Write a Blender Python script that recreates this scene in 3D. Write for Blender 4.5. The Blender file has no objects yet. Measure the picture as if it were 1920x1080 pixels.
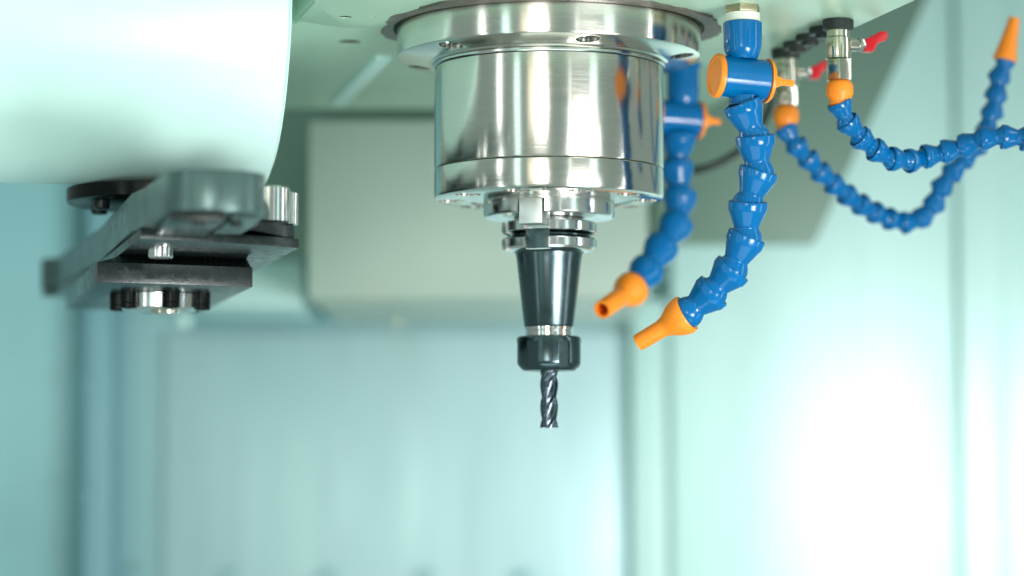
import bpy, bmesh, math, random
from mathutils import Vector, Matrix
random.seed(7)
R_ = math.radians
scene = bpy.context.scene
C = scene.collection

# ---------------------------------------------------------------- camera
F = 4600.0                       # focal length in pixels of the 1920 wide photograph
D0 = 1.628                       # camera to spindle axis, metres
CAMX = -0.0246
PITCH = math.atan(340.0 / F)
cam = bpy.data.cameras.new("camera"); camo = bpy.data.objects.new("camera", cam); C.objects.link(camo)
cam.sensor_width = 36.0
cam.lens = 36.0 * F / 1920.0
cam.clip_start = 0.02; cam.clip_end = 60
camo.location = (CAMX, -D0, 0)
camo.rotation_euler = (math.pi / 2 + PITCH, 0, 0)
cam.dof.use_dof = True
cam.dof.focus_distance = 1.575
cam.dof.aperture_fstop = 2.4
scene.camera = camo

# ---------------------------------------------------------------- world, lamps, exposure
w = bpy.data.worlds.new("World"); scene.world = w; w.use_nodes = True
bg = w.node_tree.nodes["Background"]
bg.inputs[0].default_value = (0.47, 0.62, 0.57, 1); bg.inputs[1].default_value = 0.55

def lamp(name, loc, target, sx, sy, power, col=(1, 1, 1), spread=None):
    l = bpy.data.lights.new(name, 'AREA'); l.shape = 'RECTANGLE'; l.size = sx; l.size_y = sy
    l.energy = power; l.color = col
    if spread: l.spread = R_(spread)
    o = bpy.data.objects.new(name, l); C.objects.link(o); o.location = loc
    d = Vector(target) - Vector(loc)
    o.rotation_euler = d.to_track_quat('-Z', 'Y').to_euler()
    return o
lamp("lamp_tube_a", (-0.80, -0.70, 0.30), (0, 0, 0.28), 0.07, 1.3, 1.1, (0.95, 1.0, 1.0))
lamp("lamp_tube_b", (-0.56, -0.93, 0.35), (0, 0, 0.28), 0.10, 1.3, 0.75, (0.72, 1.0, 0.96))
lamp("lamp_tube_c", (0.86, -0.18, 0.30), (0, 0, 0.28), 0.09, 1.3, 2.0, (0.95, 1.0, 1.0))
lamp("lamp_tube_d", (0.66, -0.72, 0.35), (0, 0, 0.28), 0.12, 1.3, 0.7, (0.72, 1.0, 0.96))
lamp("lamp_tube_e", (0.40, -1.15, 0.45), (0, 0, 0.28), 0.03, 1.0, 0.2, (0.97, 1.0, 0.97))
lamp("lamp_low", (0.60, -0.62, -0.16), (0.42, 0.8, -0.04), 0.26, 0.32, 1.55, (1.0, 0.96, 0.97), 110)
lamp("lamp_glare", (0.45, 0.32, -0.06), (0.29, 0.84, -0.03), 0.14, 0.30, 0.95, (1.0, 0.94, 0.96), 110)  # unseen lamp added to spread the glare on the right wall
lamp("window_a", (-0.60, -3.0, 0.02), (0, 0, 0.02), 1.05, 1.2, 4.6, (1.0, 0.88, 0.64))
lamp("lamp_front", (-0.22, -1.45, 0.05), (-0.26, 0.0, 0.25), 0.3, 0.3, 0.4, (1.0, 1.0, 0.98), 60)
lamp("lamp_key", (0.55, -0.95, -0.22), (-0.12, 0.0, 0.20), 0.40, 0.30, 1.0, (1.0, 1.0, 0.99), 50)
lamp("lamp_below", (0.05, -0.45, -0.75), (0.05, 0.4, 0.05), 0.9, 0.5, 2.8, (0.82, 1.0, 0.96))

scene.view_settings.view_transform = 'Standard'
scene.view_settings.look = 'None'
scene.view_settings.exposure = 0.10
scene.view_settings.gamma = 1.0
scene.cycles.use_denoising = True
scene.cycles.max_bounces = 8
scene.cycles.sample_clamp_indirect = 6.0

# ---------------------------------------------------------------- pixel to world
cp, sp_ = math.cos(PITCH), math.sin(PITCH)
def ray(px, py):
    a = (px - 960.0) / F; b = (540.0 - py) / F
    return Vector((a, cp - b * sp_, sp_ + b * cp))       # camera forward pitched up
def P(px, py, Y):                                          # point seen at pixel, at world depth Y
    d = ray(px, py); t = (Y + D0) / d.y
    return Vector((CAMX + d.x * t, Y, d.z * t))
def PZ(px, py, z):                                         # point seen at pixel on a level plane
    d = ray(px, py); t = z / d.z
    return Vector((CAMX + d.x * t, -D0 + d.y * t, z))

# ---------------------------------------------------------------- materials
MATS = {}
def mat(name, base, rough=0.5, metal=0.0, noise=0.0, nscale=30.0, bump=0.0, bscale=200.0, rvar=0.0,
        dark=None, dscale=6.0, dlo=0.55, dhi=0.75, aniso=0.0, coat=0.0, stretch=None, sss=0.0, spec=None, coatr=0.1):
    m = bpy.data.materials.new(name); m.use_nodes = True
    nt = m.node_tree; b = nt.nodes["Principled BSDF"]
    b.inputs["Base Color"].default_value = (*base, 1)
    b.inputs["Roughness"].default_value = rough
    b.inputs["Metallic"].default_value = metal
    if spec is not None: b.inputs["Specular IOR Level"].default_value = spec
    if coat: b.inputs["Coat Weight"].default_value = coat; b.inputs["Coat Roughness"].default_value = coatr
    tc = nt.nodes.new("ShaderNodeTexCoord"); vec = tc.outputs["Object"]
    if stretch:
        mp = nt.nodes.new("ShaderNodeMapping"); mp.inputs["Scale"].default_value = stretch
        nt.links.new(vec, mp.inputs[0]); vec = mp.outputs[0]
    def nz(sc, det=4):
        n = nt.nodes.new("ShaderNodeTexNoise"); n.inputs["Scale"].default_value = sc; n.inputs["Detail"].default_value = det
        nt.links.new(vec, n.inputs["Vector"]); return n.outputs["Fac"]
    col = None
    if noise:
        mx = nt.nodes.new("ShaderNodeMix"); mx.data_type = 'RGBA'
        nt.links.new(nz(nscale), mx.inputs[0])
        mx.inputs[6].default_value = (*[max(0, c * (1 - noise)) for c in base], 1)
        mx.inputs[7].default_value = (*[min(1, c * (1 + noise)) for c in base], 1)
        col = mx.outputs[2]
    if dark:
        rp = nt.nodes.new("ShaderNodeMapRange"); rp.inputs[1].default_value = dlo; rp.inputs[2].default_value = dhi
        nt.links.new(nz(dscale, 6), rp.inputs[0])
        m2 = nt.nodes.new("ShaderNodeMix"); m2.data_type = 'RGBA'
        nt.links.new(rp.outputs[0], m2.inputs[0])
        if col: nt.links.new(col, m2.inputs[6])
        else: m2.inputs[6].default_value = (*base, 1)
        m2.inputs[7].default_value = (*dark, 1)
        col = m2.outputs[2]
    if col: nt.links.new(col, b.inputs["Base Color"])
    if rvar:
        rr = nt.nodes.new("ShaderNodeMapRange"); rr.inputs[1].default_value = 0.3; rr.inputs[2].default_value = 0.7
        rr.inputs[3].default_value = max(0.02, rough - rvar); rr.inputs[4].default_value = rough + rvar
        nt.links.new(nz(nscale * 1.7, 5), rr.inputs[0]); nt.links.new(rr.outputs[0], b.inputs["Roughness"])
    if bump:
        bp = nt.nodes.new("ShaderNodeBump"); bp.inputs["Strength"].default_value = bump; bp.inputs["Distance"].default_value = 0.001
        nt.links.new(nz(bscale, 5), bp.inputs["Height"]); nt.links.new(bp.outputs[0], b.inputs["Normal"])
    if aniso:
        b.inputs["Anisotropic"].default_value = aniso
        tg = nt.nodes.new("ShaderNodeTangent"); tg.direction_type = 'RADIAL'; tg.axis = 'Z'
        b.inputs['Anisotropic Rotation'].default_value = 0.25; nt.links.new(tg.outputs[0], b.inputs["Tangent"])
    if sss:
        b.inputs["Subsurface Weight"].default_value = sss; b.inputs["Subsurface Scale"].default_value = 0.004
    MATS[name] = m; return m

steel = mat('turned_steel', (0.70, 0.68, 0.62), 0.18, 1.0, noise=0.05, nscale=40, rvar=0.03, bump=0.02, bscale=60,
            stretch=(1, 1, 14), aniso=0.72, dark=(0.30, 0.28, 0.24), dscale=380, dlo=0.66, dhi=0.78)
steel2 = mat('ground_steel', (0.70, 0.71, 0.69), 0.16, 1.0, noise=0.05, nscale=60, rvar=0.05, bump=0.04, bscale=300)
darksteel = mat('blackened_steel', (0.080, 0.118, 0.128), 0.24, 1.0, noise=0.2, nscale=40, rvar=0.05)
carbide = mat('carbide', (0.11, 0.14, 0.17), 0.24, 1.0, noise=0.2, nscale=150, rvar=0.05)
keysteel = mat('key_steel', (0.66, 0.70, 0.68), 0.36, 1.0, noise=0.05, nscale=80, rvar=0.05)
chrome = mat('chrome', (0.74, 0.76, 0.76), 0.16, 1.0, rvar=0.03, noise=0.05)
nickel = mat('nickel_brass', (0.66, 0.63, 0.52), 0.16, 1.0, rvar=0.05, noise=0.08, nscale=120)
black = mat('black_oxide', (0.003, 0.005, 0.005), 0.22, 0.0, spec=0.15, rvar=0.06, noise=0.3, nscale=120)
hole = mat('hole_dark', (0.015, 0.015, 0.013), 0.7)
phos = mat('phosphated_steel', (0.090, 0.150, 0.145), 0.32, 0.5, noise=0.15, nscale=40, rvar=0.08, bump=0.06, bscale=500,
           dark=(0.05, 0.075, 0.07), dscale=55, dlo=0.62, dhi=0.75)
phosd = mat('dark_plate_steel', (0.014, 0.022, 0.022), 0.25, 0.2, spec=0.35, noise=0.3, nscale=90, rvar=0.1, bump=0.1, bscale=600,
            dark=(0.05, 0.07, 0.065), dscale=220, dlo=0.64, dhi=0.76)
whitep = mat('white_paint', (0.64, 0.90, 0.85), 0.32, 0.0, noise=0.03, nscale=12, bump=0.03, bscale=500, coat=0.5, coatr=0.28, dark=(0.30, 0.36, 0.34), dscale=55, dlo=0.735, dhi=0.76)
headp = mat('head_paint', (0.38, 0.56, 0.42), 0.34, 0.0, noise=0.06, nscale=14, bump=0.03, bscale=300,
            dark=(0.34, 0.42, 0.30), dscale=9, dlo=0.55, dhi=0.8)
brass = mat('dull_brass', (0.40, 0.36, 0.24), 0.34, 1.0, noise=0.15, nscale=150, rvar=0.08)
gapshade = mat('gap_shade_colour', (0.19, 0.31, 0.24), 0.45, 0.0, noise=0.06, nscale=7)  # dark colour stands in for shade in the gap round the column cover
stripshade = mat('shade_strip_colour', (0.13, 0.33, 0.35), 0.4, 0.0, noise=0.1, nscale=9)  # colour of the shaded stripe below the column cover
iron = mat('bare_iron', (0.16, 0.15, 0.125), 0.5, 0.5, noise=0.3, nscale=60, bump=0.2, bscale=200)
wallp = mat('enclosure_paint', (0.35, 0.60, 0.62), 0.38, 0.0, noise=0.06, nscale=5, bump=0.03, bscale=60,
            dark=(0.30, 0.52, 0.55), dscale=3.0, dlo=0.45, dhi=0.8)
sheet = mat('steel_sheet', (0.45, 0.65, 0.66), 0.46, 0.35, noise=0.08, nscale=2.2, rvar=0.10, bump=0.05, bscale=6, stretch=(6, 6, 0.8),
            dark=(0.39, 0.57, 0.60), dscale=3.0, dlo=0.50, dhi=0.72)
leftshade = mat('left_shaded_paint', (0.29, 0.58, 0.61), 0.4, 0.0, noise=0.06, nscale=5, dark=(0.24, 0.44, 0.47), dscale=4, dlo=0.5, dhi=0.8)  # wall colour darkened so the left panel looks dimly lit
wallr = mat('panel_paint', (0.45, 0.70, 0.66), 0.45, 0.0, noise=0.06, nscale=3, bump=0.03, bscale=20, coat=0.9, coatr=0.40, stretch=(4, 4, 0.7), dark=(0.38, 0.61, 0.58), dscale=4, dlo=0.5, dhi=0.75)
postp = mat('post_paint', (0.20, 0.41, 0.46), 0.4, 0.0, noise=0.06, nscale=12)
boxp = mat('cover_paint', (0.37, 0.475, 0.405), 0.36, 0.0, noise=0.05, nscale=7, dark=(0.44, 0.44, 0.30), dscale=5, dlo=0.58, dhi=0.85)
saget = mat('sage_tone', (0.115, 0.205, 0.155), 0.45, 0.0, noise=0.05, nscale=7)  # even dark sage for the upper panel
blue = mat('blue_plastic', (0.0002, 0.122, 0.34), 0.13, 0.0, noise=0.14, nscale=60, rvar=0.08, spec=0.34, dark=(0.0005, 0.10, 0.22), dscale=90, dlo=0.6, dhi=0.75)
orange = mat('orange_plastic', (0.95, 0.27, 0.012), 0.38, 0.0, noise=0.06, nscale=70, rvar=0.05, sss=0.25)
orangein = mat('orange_bore', (0.75, 0.10, 0.01), 0.5)
red = mat('red_handle', (0.50, 0.006, 0.012), 0.3, 0.0, noise=0.15, nscale=80, spec=0.35)
tape = mat('thread_tape', (0.72, 0.74, 0.66), 0.6, 0.0, noise=0.1, nscale=200, bump=0.4, bscale=900)
rubber = mat('black_rubber', (0.012, 0.02, 0.018), 0.45, 0.0)

# ---------------------------------------------------------------- mesh helpers
def link(name, bm, m, parent=None, ang=32, loc=None, recalc=True):
    if recalc: bmesh.ops.recalc_face_normals(bm, faces=bm.faces)
    me = bpy.data.meshes.new(name); bm.to_mesh(me); bm.free()
    me.shade_smooth(); me.set_sharp_from_angle(angle=R_(ang))
    if m: me.materials.append(m)
    o = bpy.data.objects.new(name, me); C.objects.link(o)
    if loc is not None: o.location = loc
    if parent: o.parent = parent
    return o
def thing(name, label, cat, loc=(0, 0, 0), group=None, rot=None):
    o = bpy.data.objects.new(name, None); C.objects.link(o); o.location = loc
    o.empty_display_size = 0.02
    if rot is not None: o.rotation_euler = rot
    o['label'] = label; o['category'] = cat
    if group: o['group'] = group
    return o
def tag(o, label, cat, group=None):
    o['label'] = label; o['category'] = cat
    if group: o['group'] = group
    return o
def struct(o): o['kind'] = 'structure'; return o

def lathe(bm, prof, seg=96, cap0=True, cap1=True, M=None):
    rings = []
    for r, z in prof:
        rings.append([bm.verts.new((r * math.cos(2 * math.pi * i / seg), r * math.sin(2 * math.pi * i / seg), z)) for i in range(seg)])
    for a, b in zip(rings, rings[1:]):
        for i in range(seg):
            j = (i + 1) % seg
            bm.faces.new((a[i], a[j], b[j], b[i]))
    if cap0: bm.faces.new(list(reversed(rings[0])))
    if cap1: bm.faces.new(rings[-1])
    if M is not None:
        for ring in rings:
            for v in ring: v.co = M @ v.co
    return bm
def lathe_o(name, prof, m, parent=None, seg=96, cap0=True, cap1=True, M=None, ang=32):
    return link(name, lathe(bmesh.new(), prof, seg, cap0, cap1, M), m, parent, ang)
def box(bm, x0, x1, y0, y1, z0, z1, bev=0.0, M=None, seg=2):
    r = bmesh.ops.create_cube(bm, size=1.0)
    vs = r['verts']
    for v in vs:
        v.co = Vector(((x0 + x1) / 2 + v.co.x * (x1 - x0), (y0 + y1) / 2 + v.co.y * (y1 - y0), (z0 + z1) / 2 + v.co.z * (z1 - z0)))
    if bev:
        es = list({e for v in vs for e in v.link_edges})
        rb = bmesh.ops.bevel(bm, geom=es, offset=bev, segments=seg, affect='EDGES', profile=0.6)
        vs = list({v for f in rb['faces'] for v in f.verts} | {v for v in vs if v.is_valid})
    if M is not None:
        for v in vs: v.co = M @ v.co
    return bm
def box_o(name, b, m, parent=None, bev=0.0, M=None, ang=32):
    return link(name, box(bmesh.new(), *b, bev=bev, M=M), m, parent, ang)
def prism(bm, pts, z0, z1, bev=0.0, M=None, seg=2):
    a = [bm.verts.new((p[0], p[1], z0)) for p in pts]
    b = [bm.verts.new((p[0], p[1], z1)) for p in pts]
    n = len(pts)
    bm.faces.new(list(reversed(a))); bm.faces.new(b)
    for i in range(n): bm.faces.new((a[i], a[(i + 1) % n], b[(i + 1) % n], b[i]))
    bmesh.ops.recalc_face_normals(bm, faces=bm.faces)
    if bev:
        es = [e for e in bm.edges if len(e.link_faces) == 2 and e.calc_face_angle() > R_(25)]
        bmesh.ops.bevel(bm, geom=es, offset=bev, segments=seg, affect='EDGES', profile=0.6)
    if M is not None:
        for v in bm.verts: v.co = M @ v.co
    return bm
def prism_o(name, pts, z0, z1, m, parent=None, bev=0.0, M=None, ang=32):
    return link(name, prism(bmesh.new(), pts, z0, z1, bev, M), m, parent, ang)
def cut(o, cutters, ang=32):
    """boolean difference of o with a bmesh of closed cutter volumes"""
    bmesh.ops.recalc_face_normals(cutters, faces=cutters.faces)
    me = bpy.data.meshes.new('cut'); cutters.to_mesh(me); cutters.free()
    c = bpy.data.objects.new('cut', me); C.objects.link(c)
    par = o.parent; o.parent = None
    md = o.modifiers.new('b', 'BOOLEAN'); md.object = c; md.operation = 'DIFFERENCE'; md.solver = 'EXACT'
    dg = bpy.context.evaluated_depsgraph_get()
    nm = bpy.data.meshes.new_from_object(o.evaluated_get(dg))
    old = o.data; nm.name = old.name; o.modifiers.clear(); o.data = nm
    bpy.data.objects.remove(c); bpy.data.meshes.remove(me); bpy.data.meshes.remove(old)
    nm.shade_smooth(); nm.set_sharp_from_angle(angle=R_(ang))
    o.parent = par
    return o
def frame_to(p, q, up=Vector((0.13, 0.21, 1))):
    """matrix with local +Z along p->q, origin p"""
    z = (q - p).normalized(); x = up.cross(z)
    if x.length < 1e-4: x = Vector((1, 0, 0)).cross(z)
    x.normalize(); y = z.cross(x)
    M = Matrix((x, y, z)).transposed().to_4x4(); M.translation = p
    return M
def catmull(pts, n=12):
    out = []; P_ = [pts[0] * 2 - pts[1]] + list(pts) + [pts[-1] * 2 - pts[-2]]
    for i in range(1, len(P_) - 2):
        a, b, c, d = P_[i - 1:i + 3]
        for k in range(n):
            t = k / n
            out.append(0.5 * ((2 * b) + (c - a) * t + (2 * a - 5 * b + 4 * c - d) * t * t + (3 * b - a - 3 * c + d) * t ** 3))
    out.append(pts[-1]); return out
def chain(poly, step):
    """points walked along a polyline so that successive chords have length step"""
    out = [poly[0]]; i = 1; cur = poly[0]
    while i < len(poly):
        if (poly[i] - cur).length < step: i += 1; continue
        a, b = poly[i - 1], poly[i]
        lo, hi = 0.0, 1.0
        for _ in range(24):
            mid = (lo + hi) / 2
            if (a.lerp(b, mid) - cur).length < step: lo = mid
            else: hi = mid
        cur = a.lerp(b, hi); out.append(cur)
    return out
def tube(bm, pts, r, seg=12):
    rings = []
    for i, p in enumerate(pts):
        q = pts[min(i + 1, len(pts) - 1)]; o_ = pts[max(i - 1, 0)]
        M = frame_to(p, p + (q - o_))
        rings.append([bm.verts.new(M @ Vector((r * math.cos(2 * math.pi * k / seg), r * math.sin(2 * math.pi * k / seg), 0))) for k in range(seg)])
    for a, b in zip(rings, rings[1:]):
        for k in range(seg): bm.faces.new((a[k], a[(k + 1) % seg], b[(k + 1) % seg], b[k]))
    bm.faces.new(rings[0]); bm.faces.new(list(reversed(rings[-1]))); return bm
def cyl(bm, r, z0, z1, x=0, y=0, seg=32):
    return lathe(bm, [(r, z0), (r, z1)], seg, M=Matrix.Translation((x, y, 0)))
def hexp(r, n=6, a=0): return [(r * math.cos(a + 2 * math.pi * i / n), r * math.sin(a + 2 * math.pi * i / n)) for i in range(n)]

# ================================================================ SETTING
ZH = 0.2955
back = box_o('back_wall', (-0.85, 0.85, 0.84, 0.86, -0.75, 0.75), wallp); struct(back)
def face_box(name, px0, px1, py0, py1, Y, depth, m, parent=None, bev=0.004):
    a = P(px0, py1, Y); b = P(px1, py0, Y)
    return box_o(name, (a.x, b.x, Y, Y + depth, a.z, b.z), m, parent, bev)
face_box('wall_panel', 1262, 1782, -300, 1500, 0.80, 0.036, wallr, back, 0.006)
face_box('wall_panel', 1812, 1880, -300, 1500, 0.79, 0.046, wallr, back, 0.006)
face_box('wall_panel', 1892, 2400, -300, 1500, 0.80, 0.036, wallr, back, 0.006)
face_box('wall_panel', 300, 1180, 625, 1500, 0.832, 0.006, sheet, back, 0.002)
face_box('wall_panel', -600, 152, -300, 1500, 0.78, 0.056, leftshade, back, 0.006)
face_box('wall_strip', 1186, 1259, 560, 1500, 0.812, 0.024, wallr, back, 0.004)
for px in (245, 430, 615, 800, 985):
    face_box('wall_clip', px - 16, px + 16, 1072, 1095, 0.822, 0.012, wallp, back, 0.003)

face_box('wall_shade_strip', 345, 1176, 578, 603, 0.79, 0.046, stripshade, back, 0.003)  # added dark strip paints the shaded underside below the column cover
post = thing('corner_post', 'blue-grey upright enclosure post with bolts, below the tool changer arm', 'post', P(180, 1500, 0.72))
def under(o, par):
    o.parent = par; o.matrix_parent_inverse = Matrix.Translation(par.location).inverted(); return o
under(face_box('post_body', 148, 214, 300, 1500, 0.72, 0.04, postp, None, 0.004), post)
under(face_box('post_flange', 214, 228, 300, 1500, 0.745, 0.03, postp, None, 0.002), post)
for px, py in ((168, 722), (166, 928)):
    c = P(px, py, 0.72); M = Matrix.Translation(c) @ Matrix.Rotation(R_(90), 4, 'X')
    under(lathe_o('bolt', [(0.0065, -0.001), (0.0065, 0.004), (0.005, 0.0055)], postp, None, 20, M=M), post)

# column cover behind the spindle
cov = thing('column_cover', 'pale green box cover of the machine column, behind the spindle', 'machine cover', P(880, 560, 0.45))
under(face_box('cover_face', 577, 1215, 226, 560, 0.45, 0.385, boxp, None, 0.003), cov)
under(face_box('cover_lip', 585, 1205, 563, 568, 0.47, 0.02, boxp, None, 0.001), cov)
for px in (742,):
    c = P(px, 606, 0.62); M = Matrix.Translation(c)
    under(lathe_o('bolt', [(0.005, -0.004), (0.006, -0.003), (0.006, 0.006)], boxp, None, 20, M=M), cov)
tag(face_box('gap_shade_panel', 430, 1222, 120, 478, 0.60, 0.02, gapshade, None, 0.004), 'dark panel standing in for the shaded gap around the pale column cover', 'machine panel')  # filler sheet, shadow of the gap put into its colour
side = thing('side_cover', 'pale mint side cover low behind the tool changer arm', 'machine cover', P(450, 575, 0.62))
under(face_box('cover_face', 336, 571, 484, 577, 0.62, 0.21, wallr, None, 0.006), side)
c = P(345, 603, 0.68)
under(lathe_o('bolt', [(0.006, -0.004), (0.007, -0.003), (0.007, 0.006)], whitep, None, 20, M=Matrix.Translation(c)), side)

# sage panel right of the spindle, slanted right edge
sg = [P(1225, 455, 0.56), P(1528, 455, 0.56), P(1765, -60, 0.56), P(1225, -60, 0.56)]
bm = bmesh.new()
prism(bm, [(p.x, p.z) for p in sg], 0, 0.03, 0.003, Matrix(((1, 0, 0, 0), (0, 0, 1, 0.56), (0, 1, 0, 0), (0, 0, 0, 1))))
tag(link('upper_panel', bm, saget), 'sage green upper panel with slanted right edge, behind the blue hoses', 'machine panel')

# ---------------------------------------------------------------- machine head
head = thing('machine_head', 'pale green painted underside of machine head above the spindle', 'machine head', (0, 0, ZH))
outl = [(560, -260), (586, 2), (553, 46), (430, 58), (430, 205), (1330, 205), (1462, 118), (1716, 3), (1790, -260)]
hp = [PZ(x, y, ZH) for x, y in outl]
bm = prism(bmesh.new(), [(p.x, p.y) for p in hp], 0, 0.12, 0.003)
hc = link('head_casting', bm, headp, head)
pad = [PZ(x, y, ZH - 0.0015) for x, y in ((575, -150), (590, 6), (560, 40), (640, 52), (760, 52), (900, -150))]
cb0 = bmesh.new(); cyl(cb0, 0.1046, -0.01, 0.05, 0, 0, 96)
for (px, py, r) in ((647, 28, 0.0046), (700, 27, 0.0019)):
    q = PZ(px, py, ZH); cyl(cb0, r, -0.01, 0.02, q.x, q.y, 24)
cut(prism_o('face_pad', [(p.x, p.y) for p in pad], -0.0015, 0.0012, headp, head, 0.0005), cb0)
cb = bmesh.new()
for (px, py, r) in ((647, 28, 0.0048), (700, 27, 0.002), (655, 79, 0.0085)):
    q = PZ(px, py, ZH); cyl(cb, r, -0.01, 0.10, q.x, q.y, 24)
cyl(cb, 0.104, -0.01, 0.05, 0, 0, 96)
cut(hc, cb)
for (px, py, r, z_) in ((647, 28, 0.0045, -0.0006), (700, 27, 0.0018, -0.0006), (655, 79, 0.0083, 0.0010)):
    q = PZ(px, py, ZH); g = lathe_o('hole_shade', [(r * 0.4, 0.003), (r * 0.4, 0.0), (r, 0.0), (r, 0.006)], hole, head, 24); g.location = (q.x, q.y, z_)  # dark discs paint the shade inside the open holes
# ragged bare iron around the spindle, where the paint stops
bm = bmesh.new(); N = 160; ro = []; ri = []
for i in range(N):
    a = 2 * math.pi * i / N
    r = 0.1135 + 0.0022 * math.sin(3 * a + 1) + 0.0015 * math.sin(11 * a) + random.uniform(-0.0012, 0.0012)
    ro.append((r * math.cos(a), r * math.sin(a))); ri.append((0.1042 * math.cos(a), 0.1042 * math.sin(a)))
v = [[bm.verts.new((*p, z)) for p in ring] for ring, z in ((ri, -0.0019), (ro, -0.0019), (ro, 0.004), (ri, 0.004))]
for k in range(4):
    a, b = v[k], v[(k + 1) % 4]
    for i in range(N): bm.faces.new((a[i], a[(i + 1) % N], b[(i + 1) % N], b[i]))
link('bare_ring', bm, iron, head)
a = PZ(720, 104, ZH); b = PZ(632, 192, ZH); d = (b - a); ln = d.length
M = Matrix.Translation((a.x, a.y, 0)) @ Matrix.Rotation(math.atan2(d.y, d.x), 4, 'Z')
box_o('pale_streak', (0, ln, -0.006, 0.006, -0.0035, 0.003), whitep, head, 0.0025, M)  # raised white strip stands in for a reflected streak on the underside

# ================================================================ SPINDLE
spn = thing('spindle', 'bright turned steel spindle with wide flange and stepped nose, under the head', 'spindle', (0, 0, 0.1787))
def dz(prof, z): return [(r, zz - z) for r, zz in prof]
Z0 = 0.1787
fl = lathe_o('upper_flange', dz([(0.070, 0.2695), (0.0775, 0.2695), (0.0790, 0.2699), (0.0800, 0.2708), (0.1000, 0.2736), (0.1012, 0.2743), (0.1016, 0.2755), (0.1016, 0.298), (0.1006, 0.299), (0.1006, 0.34)], Z0), steel, spn, 192)
scr = []
cb = bmesh.new()
for k in range(6):
    a = R_(-90 + 15 + 60 * k)
    x, y = 0.0905 * math.cos(a), 0.0905 * math.sin(a); scr.append((x, y))
    cyl(cb, 0.0078, 0.2737 - Z0 - 0.01, 0.2737 - Z0 + 0.012, x, y, 32)
cut(fl, cb)
def screw_head(parent, x, y, zf, r, m=darksteel):
    o = lathe_o('screw', [(r * 0.45, 0.004), (r * 0.45, 0.0005), (r * 0.9, 0.0), (r, 0.0008), (r, 0.008)], m, parent, 24, cap0=True, cap1=False)
    o.location = (x, y, zf); return o
for x, y in scr: screw_head(spn, x, y, 0.2737 - Z0 + 0.0010, 0.0068)
lathe_o('collar_ring', dz([(0.0766, 0.2668), (0.0776, 0.2669), (0.0781, 0.2675), (0.0781, 0.2688), (0.0774, 0.2694), (0.0760, 0.2694)], Z0), steel2, spn, 160, False, False)
lathe_o('nose_body', dz([(0.0755, 0.1990), (0.0762, 0.1993), (0.0766, 0.2000), (0.0766, 0.2664), (0.0755, 0.2668)], Z0), steel, spn, 192)
fc = lathe_o('nose_cap', dz([(0.0480, 0.1795), (0.0560, 0.1795), (0.0562, 0.1787), (0.0735, 0.1787), (0.0760, 0.1797), (0.0766, 0.1812), (0.0766, 0.1980), (0.0762, 0.1986), (0.0752, 0.1989)], Z0), steel, spn, 192)
cb = bmesh.new(); sc2 = []
for k in range(10):
    a = R_(-90 + 17 + 36 * k)
    x, y = 0.0650 * math.cos(a), 0.0650 * math.sin(a); sc2.append((x, y)); cyl(cb, 0.0082, -0.01, 0.006, x, y, 32)
cut(fc, cb)
for x, y in sc2: screw_head(spn, x, y, 0.0010, 0.0072, steel2)
nr = lathe_o('nose_ring', dz([(0.0225, 0.1700), (0.0240, 0.1668), (0.0425, 0.1668), (0.0434, 0.1676), (0.0436, 0.1690), (0.0436, 0.1800)], Z0), steel2, spn, 160, True, True)
KA = R_(-90 - 16.5)
cb = bmesh.new()
for s_ in (0, math.pi):
    box(cb, -0.0090, 0.0090, -0.050, -0.0300, -0.02, 0.1762 - Z0, M=Matrix.Rotation(KA + s_ + math.pi / 2, 4, 'Z'))
cut(nr, cb)
for s in (0, math.pi):
    M = Matrix.Rotation(KA + s + math.pi / 2, 4, 'Z')     # local -Y points outwards
    box_o('drive_key', (-0.0079, 0.0079, -0.0445, -0.0250, 0.1592 - Z0, 0.1765 - Z0), keysteel, spn, 0.0008, M)

# ================================================================ TOOL HOLDER
th = thing('tool_holder', 'blackened steel tapered tool holder with bright grooved flange in the spindle', 'tool holder', (0, 0, 0.0657))
zt = 0.0657
fo = lathe_o('grip_flange', dz([(0.0205, 0.1440), (0.0290, 0.1447), (0.0305, 0.1452), (0.0316, 0.1466), (0.0316, 0.1518), (0.0308, 0.1527), (0.0268, 0.1540), (0.0268, 0.1552), (0.0308, 0.1566),
      (0.0316, 0.1573), (0.0316, 0.1628), (0.0308, 0.1638), (0.0240, 0.1640), (0.0225, 0.1690)], zt), steel2, th, 128)
cb = bmesh.new()
for s in (0, math.pi):
    M = Matrix.Rotation(KA + s + math.pi / 2, 4, 'Z')
    box(cb, -0.0083, 0.0083, -0.045, -0.0245, 0.140 - zt, 0.175 - zt, M=M)
M = Matrix.Rotation(R_(-72), 4, 'Z'); box(cb, -0.006, 0.006, -0.045, -0.0268, 0.140 - zt, 0.175 - zt, M=M)
cut(fo, cb)
for s in (0, math.pi):
    M = Matrix.Rotation(KA + s + math.pi / 2, 4, 'Z')
    box_o('slot_wall', (-0.0081, 0.0081, -0.0262, -0.0230, 0.1448 - zt, 0.1580 - zt), darksteel, th, 0.0004, M)
gb = lathe_o('groove_band', dz([(0.0260, 0.1530), (0.0307, 0.1530), (0.0271, 0.15425), (0.0271, 0.1550), (0.0307, 0.1563), (0.0260, 0.1563)], zt), darksteel, th, 96)
cb = bmesh.new()
for s_ in (0, math.pi):
    box(cb, -0.0083, 0.0083, -0.045, -0.0255, 0.140 - zt, 0.175 - zt, M=Matrix.Rotation(KA + s_ + math.pi / 2, 4, 'Z'))
box(cb, -0.006, 0.006, -0.045, -0.0266, 0.140 - zt, 0.175 - zt, M=Matrix.Rotation(R_(-72), 4, 'Z'))
cut(gb, cb)
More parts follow.
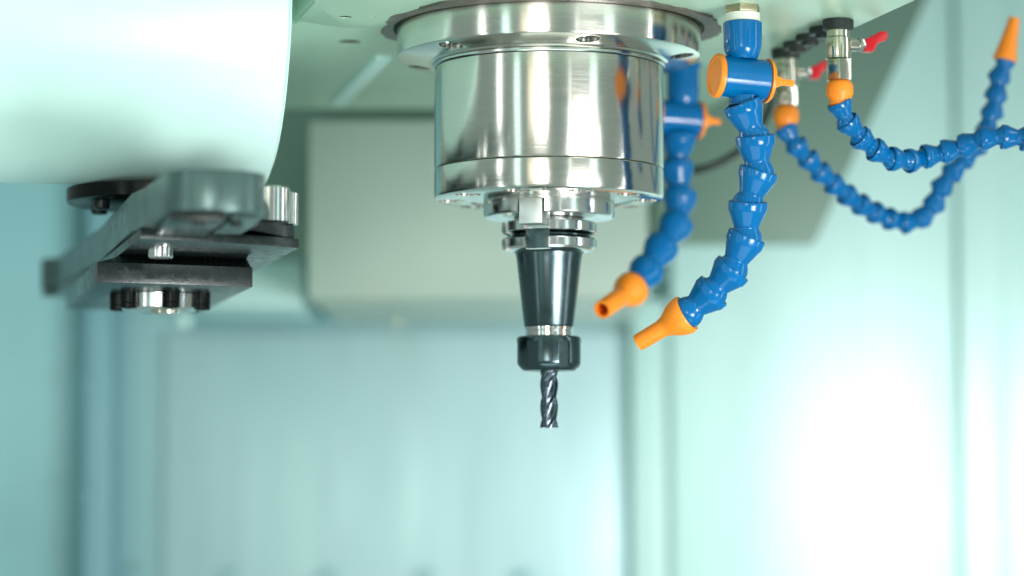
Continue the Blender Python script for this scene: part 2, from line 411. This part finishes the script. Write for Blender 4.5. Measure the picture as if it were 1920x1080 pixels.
lathe_o('taper_body', dz([(0.0158, 0.0944), (0.0163, 0.0946), (0.0167, 0.0955), (0.0215, 0.1390), (0.0223, 0.1432), (0.0240, 0.1447)], zt), darksteel, th, 128)
lathe_o('bright_collar', dz([(0.0150, 0.0880), (0.0157, 0.0884), (0.0157, 0.0912), (0.0152, 0.0915), (0.0152, 0.0920), (0.0162, 0.0923), (0.0162, 0.0942), (0.0155, 0.0944)], zt), steel2, th, 96)
nut = lathe_o('collet_nut', dz([(0.0062, 0.0690), (0.0095, 0.0655), (0.0150, 0.0650), (0.0172, 0.0653), (0.0205, 0.0682), (0.0213, 0.0698), (0.0214, 0.0715), (0.0214, 0.0862), (0.0208, 0.0874), (0.0195, 0.0880), (0.0140, 0.0880)], zt), darksteel, th, 128)
cb = bmesh.new()
for k in range(6):
    M = Matrix.Rotation(R_(28 + 60 * k), 4, 'Z'); box(cb, -0.0042, 0.0042, -0.03, -0.0190, 0.060 - zt, 0.0842 - zt, M=M)
cut(nut, cb)

# end mill
em = thing('end_mill', 'dark carbide end mill with spiral flutes, held in the collet nut', 'end mill', (0, 0, 0.0273))
lathe_o('shank', [(0.0056, 0.0365), (0.00585, 0.0368), (0.00585, 0.0450)], carbide, em, 48)
bm = bmesh.new(); NA = 128; NZ = 70; L = 0.0368; RE = 0.00595
def mill_r(t):                       # t in 0..1 over one flute: land, back-off, gullet, rake face
    if t < 0.16: return 1.0 - 0.03 * t / 0.16
    if t < 0.42: return 0.97 - 0.16 * ((t - 0.16) / 0.26) ** 1.3
    if t < 0.80:
        u = (t - 0.42) / 0.38; return 0.81 - 0.20 * math.sin(u * math.pi / 2)
    u = (t - 0.80) / 0.20; return 0.61 + 0.39 * u ** 1.8
rings = []
for j in range(NZ + 1):
    z = L * j / NZ; tw = z * 2 * math.pi / 0.058
    fade = min(1.0, max(0.0, (L - z) / 0.006))
    ring = []
    for i in range(NA):
        a = 2 * math.pi * i / NA; t = (i / NA * 4) % 1.0
        r = RE * (1 - (1 - mill_r(t)) * fade)
        zz = z + (0.0009 * (1 - min(1, r / RE)) * 2 if j == 0 else 0)
        ring.append(bm.verts.new((r * math.cos(a + tw), r * math.sin(a + tw), zz)))
    rings.append(ring)
for a, b in zip(rings, rings[1:]):
    for i in range(NA): bm.faces.new((a[i], a[(i + 1) % NA], b[(i + 1) % NA], b[i]))
cv = bm.verts.new((0, 0, 0.0016))
for i in range(NA): bm.faces.new((rings[0][(i + 1) % NA], rings[0][i], cv))
bm.faces.new(rings[-1])
link('flutes', bm, carbide, em, 40)

# ================================================================ TOOL CHANGER
# white drum
AX = R_(14.0)
dc = P(497, 29, 0.02); axis = Vector((-math.cos(AX), -math.sin(AX), 0.0))
M = frame_to(Vector((0, 0, 0)), axis)
drum = thing('tool_drum', 'large white rounded tool magazine cover, at the left of the spindle', 'machine cover', dc)
RD = 0.1185
lathe_o('drum_shell', [(RD - 0.006, 0.0), (RD - 0.0025, 0.0004), (RD - 0.0006, 0.0018), (RD, 0.0045), (RD, 0.20), (RD, 0.52)], whitep, drum, 256, True, True, M)
lathe_o('rim_edge', [(RD - 0.012, -0.0014), (RD - 0.0075, -0.0014), (RD - 0.0065, -0.0002), (RD - 0.0065, 0.002)], whitep, drum, 200, True, False, M)

# exchange arm: local u away from the camera, v to the right
CA = Vector((-0.263, 0.03, 0.0)); TH = R_(14.5)
uu = Vector((-math.sin(TH), math.cos(TH), 0)); vv = Vector((math.cos(TH), math.sin(TH), 0))
MA = Matrix(((vv.x, uu.x, 0, 0), (vv.y, uu.y, 0, 0), (0, 0, 1, -0.139), (0, 0, 0, 1)))   # (v,u,z) to arm empty space
arm = thing('tool_change_arm', 'grey green double ended tool exchange arm hanging below the white drum', 'tool arm', (CA.x, CA.y, 0.139))
arc = [(0.0290 * math.sin(a), -0.272 - 0.026 * math.cos(a)) for a in [R_(x) for x in range(-90, 91, 10)]]
bar = [(-0.036, 0.30)] + [(-0.036, -0.16), (-0.031, -0.20)] + arc + [(0.030, -0.20), (0.030, 0.30)]
# far claw with a notch that opens to the side
bar = [(-0.0485, 0.315), (-0.036, 0.06)] + bar[1:-1] + [(0.030, 0.27), (0.026, 0.335), (-0.0585, 0.345), (-0.058, 0.326)]
prism_o('arm_bar', bar, 0.1448, 0.1685, phos, arm, 0.0016, MA)
prism_o('claw_step', [(-0.0345, 0.16), (0.028, 0.16), (0.025, 0.333), (-0.0575, 0.343), (-0.0572, 0.332), (-0.051, 0.330), (-0.0482, 0.313), (-0.0408, 0.16)], 0.1385, 0.1446, phos, arm, 0.001, MA)
prism_o('arm_plate', [(-0.033, -0.188), (0.052, -0.158), (0.0705, -0.146), (0.0705, 0.15), (-0.0400, 0.15), (-0.0357, 0.06)], 0.1385, 0.1446, phosd, arm, 0.0008, MA)
prism_o('arm_plate', [(-0.029, -0.180), (0.052, -0.152), (0.068, -0.142), (0.068, 0.15), (0.0305, 0.15), (0.0305, -0.19), (-0.0295, -0.19)], 0.1450, 0.1535, phosd, arm, 0.0008, MA)
pw = [(-0.0505, -0.096), (0.0515, -0.077), (0.0515, 0.175), (-0.0505, 0.175)]
prism_o('hub_plate', pw, 0.1185, 0.1316, phosd, arm, 0.0007, MA)
bm = bmesh.new()                                          # sloped shoulder between the hub plate and the arm
lo = [bm.verts.new((v, u, 0.1317)) for v, u in [(-0.0495, -0.094), (0.0505, -0.0755), (0.0505, 0.174), (-0.0495, 0.174)]]
hi = [bm.verts.new((v, u, 0.1384)) for v, u in [(-0.0300, -0.070), (0.0500, -0.060), (0.0500, 0.170), (-0.0300, 0.170)]]
bm.faces.new(lo); bm.faces.new(hi)
for i in range(4): bm.faces.new((lo[i], lo[(i + 1) % 4], hi[(i + 1) % 4], hi[i]))
for v_ in bm.verts: v_.co = MA @ v_.co
link('hub_shoulder', bm, phosd, arm)
T = lambda v, u: MA @ Matrix.Translation((v, u, 0))
lathe_o('grip_finger', [(0.0100, 0.1528), (0.0122, 0.1534), (0.0122, 0.1740), (0.0112, 0.1752)], chrome, arm, 48, M=T(0.0500, -0.158))
lathe_o('grip_finger', [(0.0045, 0.1536), (0.0052, 0.154), (0.0052, 0.1735), (0.0045, 0.1742)], steel2, arm, 32, M=T(0.0655, -0.140))
lathe_o('lock_pin', [(0.0070, 0.1318), (0.0078, 0.1325), (0.0078, 0.1384)], chrome, arm, 32, M=T(-0.0140, -0.128))
# jaw under the near end
prism_o('jaw', [(-0.026, -0.285), (0.004, -0.293), (0.004, -0.20), (-0.026, -0.20)], 0.1395, 0.1446, phosd, arm, 0.001, MA)
prism_o('jaw', [(0.009, -0.282), (0.026, -0.272), (0.026, -0.20), (0.009, -0.20)], 0.1410, 0.1446, phos, arm, 0.001, MA)
for v_, u_ in ((-0.010, -0.284), (0.012, -0.279)):
    lathe_o('jaw_screw', [(0.0030, 0.1375), (0.0036, 0.138), (0.0036, 0.1412)], phosd, arm, 20, M=T(v_, u_))
# hub with cap screws
lathe_o('hub', [(0.0180, 0.1070), (0.0195, 0.1066), (0.0245, 0.1070), (0.0262, 0.1085), (0.0265, 0.118)], chrome, arm, 96, M=T(0, 0))
lathe_o('hub_plug', [(0.0080, 0.1045), (0.0095, 0.1049), (0.0100, 0.1070)], nickel, arm, 32, M=T(0.003, -0.004))
for k in range(6):
    a = R_(-90 + 8 + 60 * k)
    x_, y_ = 0.0290 * math.cos(a), 0.0290 * math.sin(a)
    lathe_o('cap_screw', [(0.0030, 0.1088), (0.0030, 0.1072), (0.0052, 0.1072), (0.0060, 0.1080), (0.0060, 0.1105), (0.0056, 0.1108), (0.0060, 0.1112), (0.0060, 0.1184)], black, arm, 24, M=T(x_, y_))
lathe_o('shaft', [(0.021, 0.1685), (0.021, 0.1800)], phosd, arm, 48, M=T(0, 0))
lathe_o('shaft_flange', [(0.0600, 0.1790), (0.0612, 0.1796), (0.0616, 0.1806), (0.0616, 0.1884)], black, arm, 128, M=T(-0.002, 0))
for k in range(8):
    a = R_(200 + 45 * k)
    lathe_o('flange_bolt', [(0.0045, 0.1735), (0.0055, 0.1740), (0.0055, 0.1790)], phosd, arm, 20, M=T(0.044 * math.cos(a), 0.044 * math.sin(a)))

# ================================================================ COOLANT HOSES
def seg_mesh(name, R):
    """one ball and socket link, mouth at z=0, ball centre at 1.864 R"""
    pr = [(0.70, 0.30), (0.84, 0.10), (0.87, 0.0), (0.95, -0.015), (0.995, 0.03), (1.0, 0.09), (0.995, 0.36), (0.975, 0.45), (0.92, 0.55), (0.70, 1.10), (0.645, 1.24), (0.64, 1.30)]
    for k in range(1, 9):
        t = R_(130 - k * 13.5); pr.append((0.84 * math.sin(t), 1.864 - 0.84 * math.cos(math.pi - t)) if False else (0.84 * math.sin(math.pi - t), 1.864 + 0.84 * math.cos(t)))
    bm = bmesh.new(); lathe(bm, [(r * R, z * R) for r, z in pr], 40, True, True)
    bmesh.ops.recalc_face_normals(bm, faces=bm.faces)
    me = bpy.data.meshes.new(name); bm.to_mesh(me); bm.free()
    me.shade_smooth(); me.set_sharp_from_angle(angle=R_(38)); me.materials.append(blue)
    return me
def segs(parent, Bs, R, me, wob=0.0):
    inv = Matrix.Translation(parent.location).inverted()
    for p, q in zip(Bs, Bs[1:]):
        d = (q - p); st = d.length / (1.654 * R)
        M = frame_to(p, q)
        if wob: M = M @ Matrix.Rotation(random.uniform(-wob, wob), 4, 'X') @ Matrix.Rotation(random.uniform(-wob, wob), 4, 'Y')
        M = M @ Matrix.Diagonal((1, 1, st, 1)) @ Matrix.Translation((0, 0, -0.21 * R))
        o = bpy.data.objects.new('hose_link', me); C.objects.link(o); o.parent = parent; o.matrix_local = inv @ M
def nozzle(parent, p, q, R, tip, hollow=True, conic=False):
    inv = Matrix.Translation(parent.location).inverted()
    L_ = (q - p).length; M = inv @ frame_to(p, q)
    if conic: pr = [(R * 0.7, 0.1 * R), (0.86 * R, 0), (1.0 * R, 0.02 * R), (1.02 * R, 0.2 * R), (0.92 * R, 0.55 * R), (0.62 * R, 0.62 * L_), (tip, 0.97 * L_), (tip * 0.95, L_)]
    else: pr = [(R * 0.7, 0.1 * R), (0.86 * R, 0.0), (1.0 * R, -0.02 * R), (1.05 * R, 0.06 * R), (1.02 * R, 0.4 * R), (0.90 * R, 0.75 * R), (0.66 * R, 1.15 * R), (0.55 * R, 1.35 * R), (tip * 1.05, 1.6 * R), (tip, 0.985 * L_), (tip * 0.96, L_)]
    pr += [(tip * 0.70, L_), (tip * 0.66, L_ - 0.25 * tip)]
    n = lathe_o('nozzle', pr, orange, parent, 48, True, False, M, 38)
    lathe_o('bore', [(tip * 0.66, L_ - 0.25 * tip), (tip * 0.6, L_ - 3 * tip)], orangein, n, 32, False, True, M)
    return n
def valve_group(parent, c, R, ang, handle):
    """horizontal stopcock barrel with two orange caps; c is its centre in world space"""
    inv = Matrix.Translation(parent.location).inverted()
    ax = Vector((math.cos(ang), math.sin(ang), -0.05)).normalized()           # towards the handle side
    M = inv @ frame_to(c, c + ax, Vector((0, 0, 1)))
    h = 1.22 * R; rb = 1.04 * R
    vb = lathe_o('valve_body', [(rb * 0.9, -h), (rb, -h * 0.97), (rb, h * 0.97), (rb * 0.9, h)], blue, parent, 64, M=M)
    lathe_o('valve_cap', [(rb * 0.84, -h - 0.23 * R), (rb * 0.88, -h - 0.30 * R), (rb * 1.00, -h - 0.29 * R), (rb * 1.07, -h - 0.20 * R), (rb * 1.07, -h - 0.02 * R)], orange, parent, 64, M=M, ang=40)
    vc = lathe_o('valve_cap', [(rb * 1.07, h + 0.02 * R), (rb * 1.07, h + 0.16 * R), (rb * 1.0, h + 0.24 * R), (rb * 0.6, h + 0.30 * R)], orange, parent, 64, M=M, ang=40)
    a0 = h + 0.2 * R
    pts = [(0.50 * R, a0), (0.24 * R, a0 + 0.55 * R), (0.16 * R, a0 + 0.75 * R), (0.16 * R, a0 + handle), (-0.16 * R, a0 + handle), (-0.16 * R, a0 + 0.75 * R), (-0.24 * R, a0 + 0.55 * R), (-0.50 * R, a0)]
    MM = M @ Matrix(((0, 0, 1, 0), (1, 0, 0, 0), (0, 1, 0, 0), (0, 0, 0, 1)))
    prism_o('valve_lever', pts, -0.13 * R, 0.13 * R, orange, vc, 0.0006, MM)

# --- hose in front, right of the spindle
R1 = 0.01270; me1 = seg_mesh('hose_link_large', R1)
top = PZ(1392, 12, ZH); Y1 = top.y
h1 = thing('coolant_hose', 'sharp bright blue jointed coolant hose with orange valve caps, nearest right of spindle', 'coolant hose', (top.x, top.y, ZH), 'thick blue coolant hoses beside the spindle')
def zz(py, Y): return P(960, py, Y).z - ZH
lathe_o('threaded_fitting', [(0.0110, zz(44, Y1)), (0.0112, zz(26, Y1))], tape, h1, 40)
prism_o('hex_nut', hexp(0.0121, 6, 0.3), zz(26, Y1) + 0.0003, zz(9, Y1), brass, h1, 0.0008)
lathe_o('hose_adapter', [(0.0085, zz(112, Y1)), (0.0098, zz(108, Y1)), (0.0116, zz(96, Y1)), (0.0121, zz(88, Y1)), (0.0124, zz(44, Y1)), (0.0118, zz(42, Y1))], blue, h1, 64)
vc1 = P(1392, 147, Y1)
valve_group(h1, vc1, 0.01275, R_(16.6), 1.35 * R1)
lathe_o('valve_neck', [(0.0094, zz(198, Y1)), (0.0092, zz(190, Y1)), (0.0088, zz(180, Y1))], blue, h1, 48)
px1 = [(1393, 200), (1416, 262), (1421, 326), (1402, 386), (1398, 449), (1371, 508), (1334, 549), (1290, 586)]
Ys = [Y1 + i * 0.004 for i in range(len(px1))]
B1 = [P(x, y, Y) for (x, y), Y in zip(px1, Ys)]
segs(h1, B1, R1, me1)
nozzle(h1, P(1288, 588, Ys[-1]), P(1196, 643, Ys[-1] + 0.012), R1 * 0.97, 0.0056)

# --- hose behind it
R2 = 0.0123; Y2 = 0.150
h2 = thing('coolant_hose', 'blurred blue jointed coolant hose half hidden behind the spindle, its orange nozzle open', 'coolant hose', P(1280, 108, Y2), 'thick blue coolant hoses beside the spindle')
h2.location.z = ZH
lathe_o('hose_adapter', [(0.0095, zz(198, Y2)), (0.0112, zz(188, Y2)), (0.0118, zz(176, Y2)), (0.0118, zz(130, Y2)), (0.0146, zz(122, Y2)), (0.0146, -0.0005)], blue, h2, 48)
valve_group(h2, P(1272, 222, Y2), 0.0124, R_(14), 1.2 * R2)
px2 = [(1272, 262), (1268, 310), (1268, 362), (1272, 405), (1256, 450), (1226, 490), (1208, 524)]
px2 = [(1273, 258), (1268, 314), (1275, 368), (1268, 420), (1240, 464), (1212, 508)]
Yb = [Y2, Y2, Y2 - 0.002, Y2 - 0.008, Y2 - 0.018, Y2 - 0.030]
B2 = [P(x, y, Y) for (x, y), Y in zip(px2, Yb)] + [P(1188, 538, Y2 - 0.045)]
segs(h2, B2, R2, me1)
nozzle(h2, P(1186, 541, Y2 - 0.048), P(1129, 581, Y2 - 0.085), R2 * 0.98, 0.0066)

# --- ball valves and thin hoses on the right
def ball_valve(px, Y, label, sc, handle_dx, grp, hang):
    """nickel shut-off valve on the head underside"""
    base = P(px, 300, Y); t = thing('ball_valve', label, 'valve', (base.x, Y, ZH), grp)
    lathe_o('seal_ring', [(0.0095 * sc, -0.0070), (0.0102 * sc, -0.0066), (0.0102 * sc, -0.0008), (0.0095 * sc, -0.0003)], rubber, t, 40)
    lathe_o('valve_body', [(0.0070 * sc, -0.0265), (0.0086 * sc, -0.0262), (0.0086 * sc, -0.0250), (0.0080 * sc, -0.0245), (0.0084 * sc, -0.0215), (0.0086 * sc, -0.0170), (0.0082 * sc, -0.0125), (0.0076 * sc, -0.0118), (0.0076 * sc, -0.0075)], nickel, t, 48)
    prism_o('hex_nut', hexp(0.0089 * sc, 6, 0.5), -0.0405, -0.0268, nickel, t, 0.0006)
    ax = Vector((math.cos(hang), math.sin(hang), 0.05)).normalized()
    M = frame_to(Vector((0, 0, -0.0165)), Vector((0, 0, -0.0165)) + ax, Vector((0, 0, 1)))
    st = lathe_o('valve_stem', [(0.0044, 0.006), (0.0044, 0.0135), (0.0034, 0.0137), (0.0034, 0.020)], nickel, t, 24, M=M)
    prism_o('stem_nut', hexp(0.0050, 6, 0.2), 0.0155, 0.0185, steel2, t, 0.0004, M)
    MM = M @ Matrix.Translation((0, 0, 0.0198))
    hd = [(-0.0055, -0.0050), (0.0045, -0.0045), (0.0060, 0.0015), (0.0105, 0.0100), (0.0115, 0.0150), (0.0080, 0.0175), (0.0035, 0.0150), (0.0010, 0.0070), (-0.0060, 0.0030)]
    # lever: bent paddle standing off the stem, in a plane through the stem axis
    ML = M @ Matrix(((0, 0, 1, 0), (1, 0, 0, 0), (0, 1, 0, 0.0225), (0, 0, 0, 1)))
    hd = [(a_ * 0.84, b_ * 0.84) for a_, b_ in hd]
    prism_o('lever', hd, -0.0040, 0.0040, red, t, 0.0014, ML)
    return t
Y3 = PZ(1573, 37, ZH).y; Y4 = PZ(1474, 92, ZH).y
ball_valve(1574, Y3, 'nickel shut-off valve with bright red lever, nearer of two above thin hoses', 1.0, 0, 'shut-off valves on the head', R_(24))
ball_valve(1475, Y4, 'blurred nickel shut-off valve with dark red lever, farther of two above thin hoses', 1.0, 0, 'shut-off valves on the head', R_(24))
plug_lab = ['black plug next to the nearer red levered valve', 'black plug in the middle of the row between the valves', 'black plug next to the farther red levered valve']
for (px, py), lb in zip(((1545, 52), (1519, 66), (1495, 79)), plug_lab):
    q = PZ(px, py, ZH)
    tag(lathe_o('port_plug', [(0.0050, -0.0075), (0.0058, -0.0070), (0.0060, -0.0052), (0.0098, -0.0050), (0.0102, -0.0044), (0.0102, -0.0008), (0.0096, -0.0003)], rubber, None, 32), lb, 'plug', 'black plugs under the head').location = (q.x, q.y, ZH)

R3 = 0.0083; me3 = seg_mesh('hose_link_small', R3)
def thin_hose(label, px, Y, path, depths, end_nozzle=None, top_py=0):
    base = P(px, top_py, Y); t = thing('coolant_line', label, 'coolant hose', base, 'thin blue coolant lines')
    zt_ = lambda py: P(960, py, Y).z - base.z
    lathe_o('hose_coupling', [(0.0060, zt_(top_py + 50)), (0.0072, zt_(top_py + 46)), (0.0066, zt_(top_py + 38)), (0.0078, zt_(top_py + 33)), (0.0090, zt_(top_py + 25)), (0.0090, zt_(top_py + 11)), (0.0080, zt_(top_py + 4)), (0.0066, zt_(top_py) - 0.0002)], orange, t, 40, ang=50)
    pts = catmull([P(x, y, Y + d) for (x, y), d in zip(path, depths)], 14)
    B = min((chain(pts, 1.654 * R3 * (0.94 + 0.005 * k)) for k in range(26)), key=lambda b_: (b_[-1] - pts[-1]).length)
    segs(t, B, R3, me3, 0.06)
    if end_nozzle:
        d = (B[-1] - B[-2]).normalized()
        a = B[-1]; e = P(*end_nozzle[0], Y + end_nozzle[1])
        nozzle(t, a, e, R3 * 1.02, 0.0040, conic=True)
    return t
bot3 = zz(0, 0)
# coupling starts where the valve nut ends
def py_of(z, Y):                       # image row of height z at depth Y
    lo, hi = -500.0, 1500.0
    for _ in range(40):
        mid = (lo + hi) / 2
        if P(960, mid, Y).z > z: lo = mid
        else: hi = mid
    return lo
t3 = py_of(ZH - 0.0405, Y3) ; t4 = py_of(ZH - 0.0405, Y4)
thin_hose('thin blue jointed coolant line from the nearer valve, running off the right edge', 1574, Y3,
          [(1574, t3 + 44), (1592, 232), (1632, 275), (1688, 302), (1742, 292), (1800, 276), (1850, 258), (1895, 258), (1960, 266)],
          [0, 0.004, 0.012, 0.02, 0.03, 0.03, 0.02, 0.02, 0.02], None, t3)
thin_hose('thin blue jointed coolant line from the farther valve, looping up to an orange nozzle', 1474, Y4,
          [(1474, t4 + 44), (1496, 276), (1548, 332), (1602, 376), (1652, 404), (1700, 418), (1742, 398), (1766, 350), (1800, 306), (1842, 262), (1862, 205), (1872, 150), (1884, 112)],
          [0, 0, 0.01, 0.02, 0.03, 0.04, 0.04, 0.03, 0.03, 0.03, 0.03, 0.03, 0.03], ((1902, 34), 0.03), t4)

# black cable behind the hoses
cb_pts = catmull([PZ(1452, 128, ZH - 0.002), P(1446, 190, 0.22), P(1418, 250, 0.24), P(1372, 292, 0.24), P(1310, 318, 0.24), P(1240, 312, 0.26), P(1180, 270, 0.30)], 10)
tag(link('cable', tube(bmesh.new(), cb_pts, 0.0032), rubber), 'black cable sagging behind the thick blue hoses', 'cable')
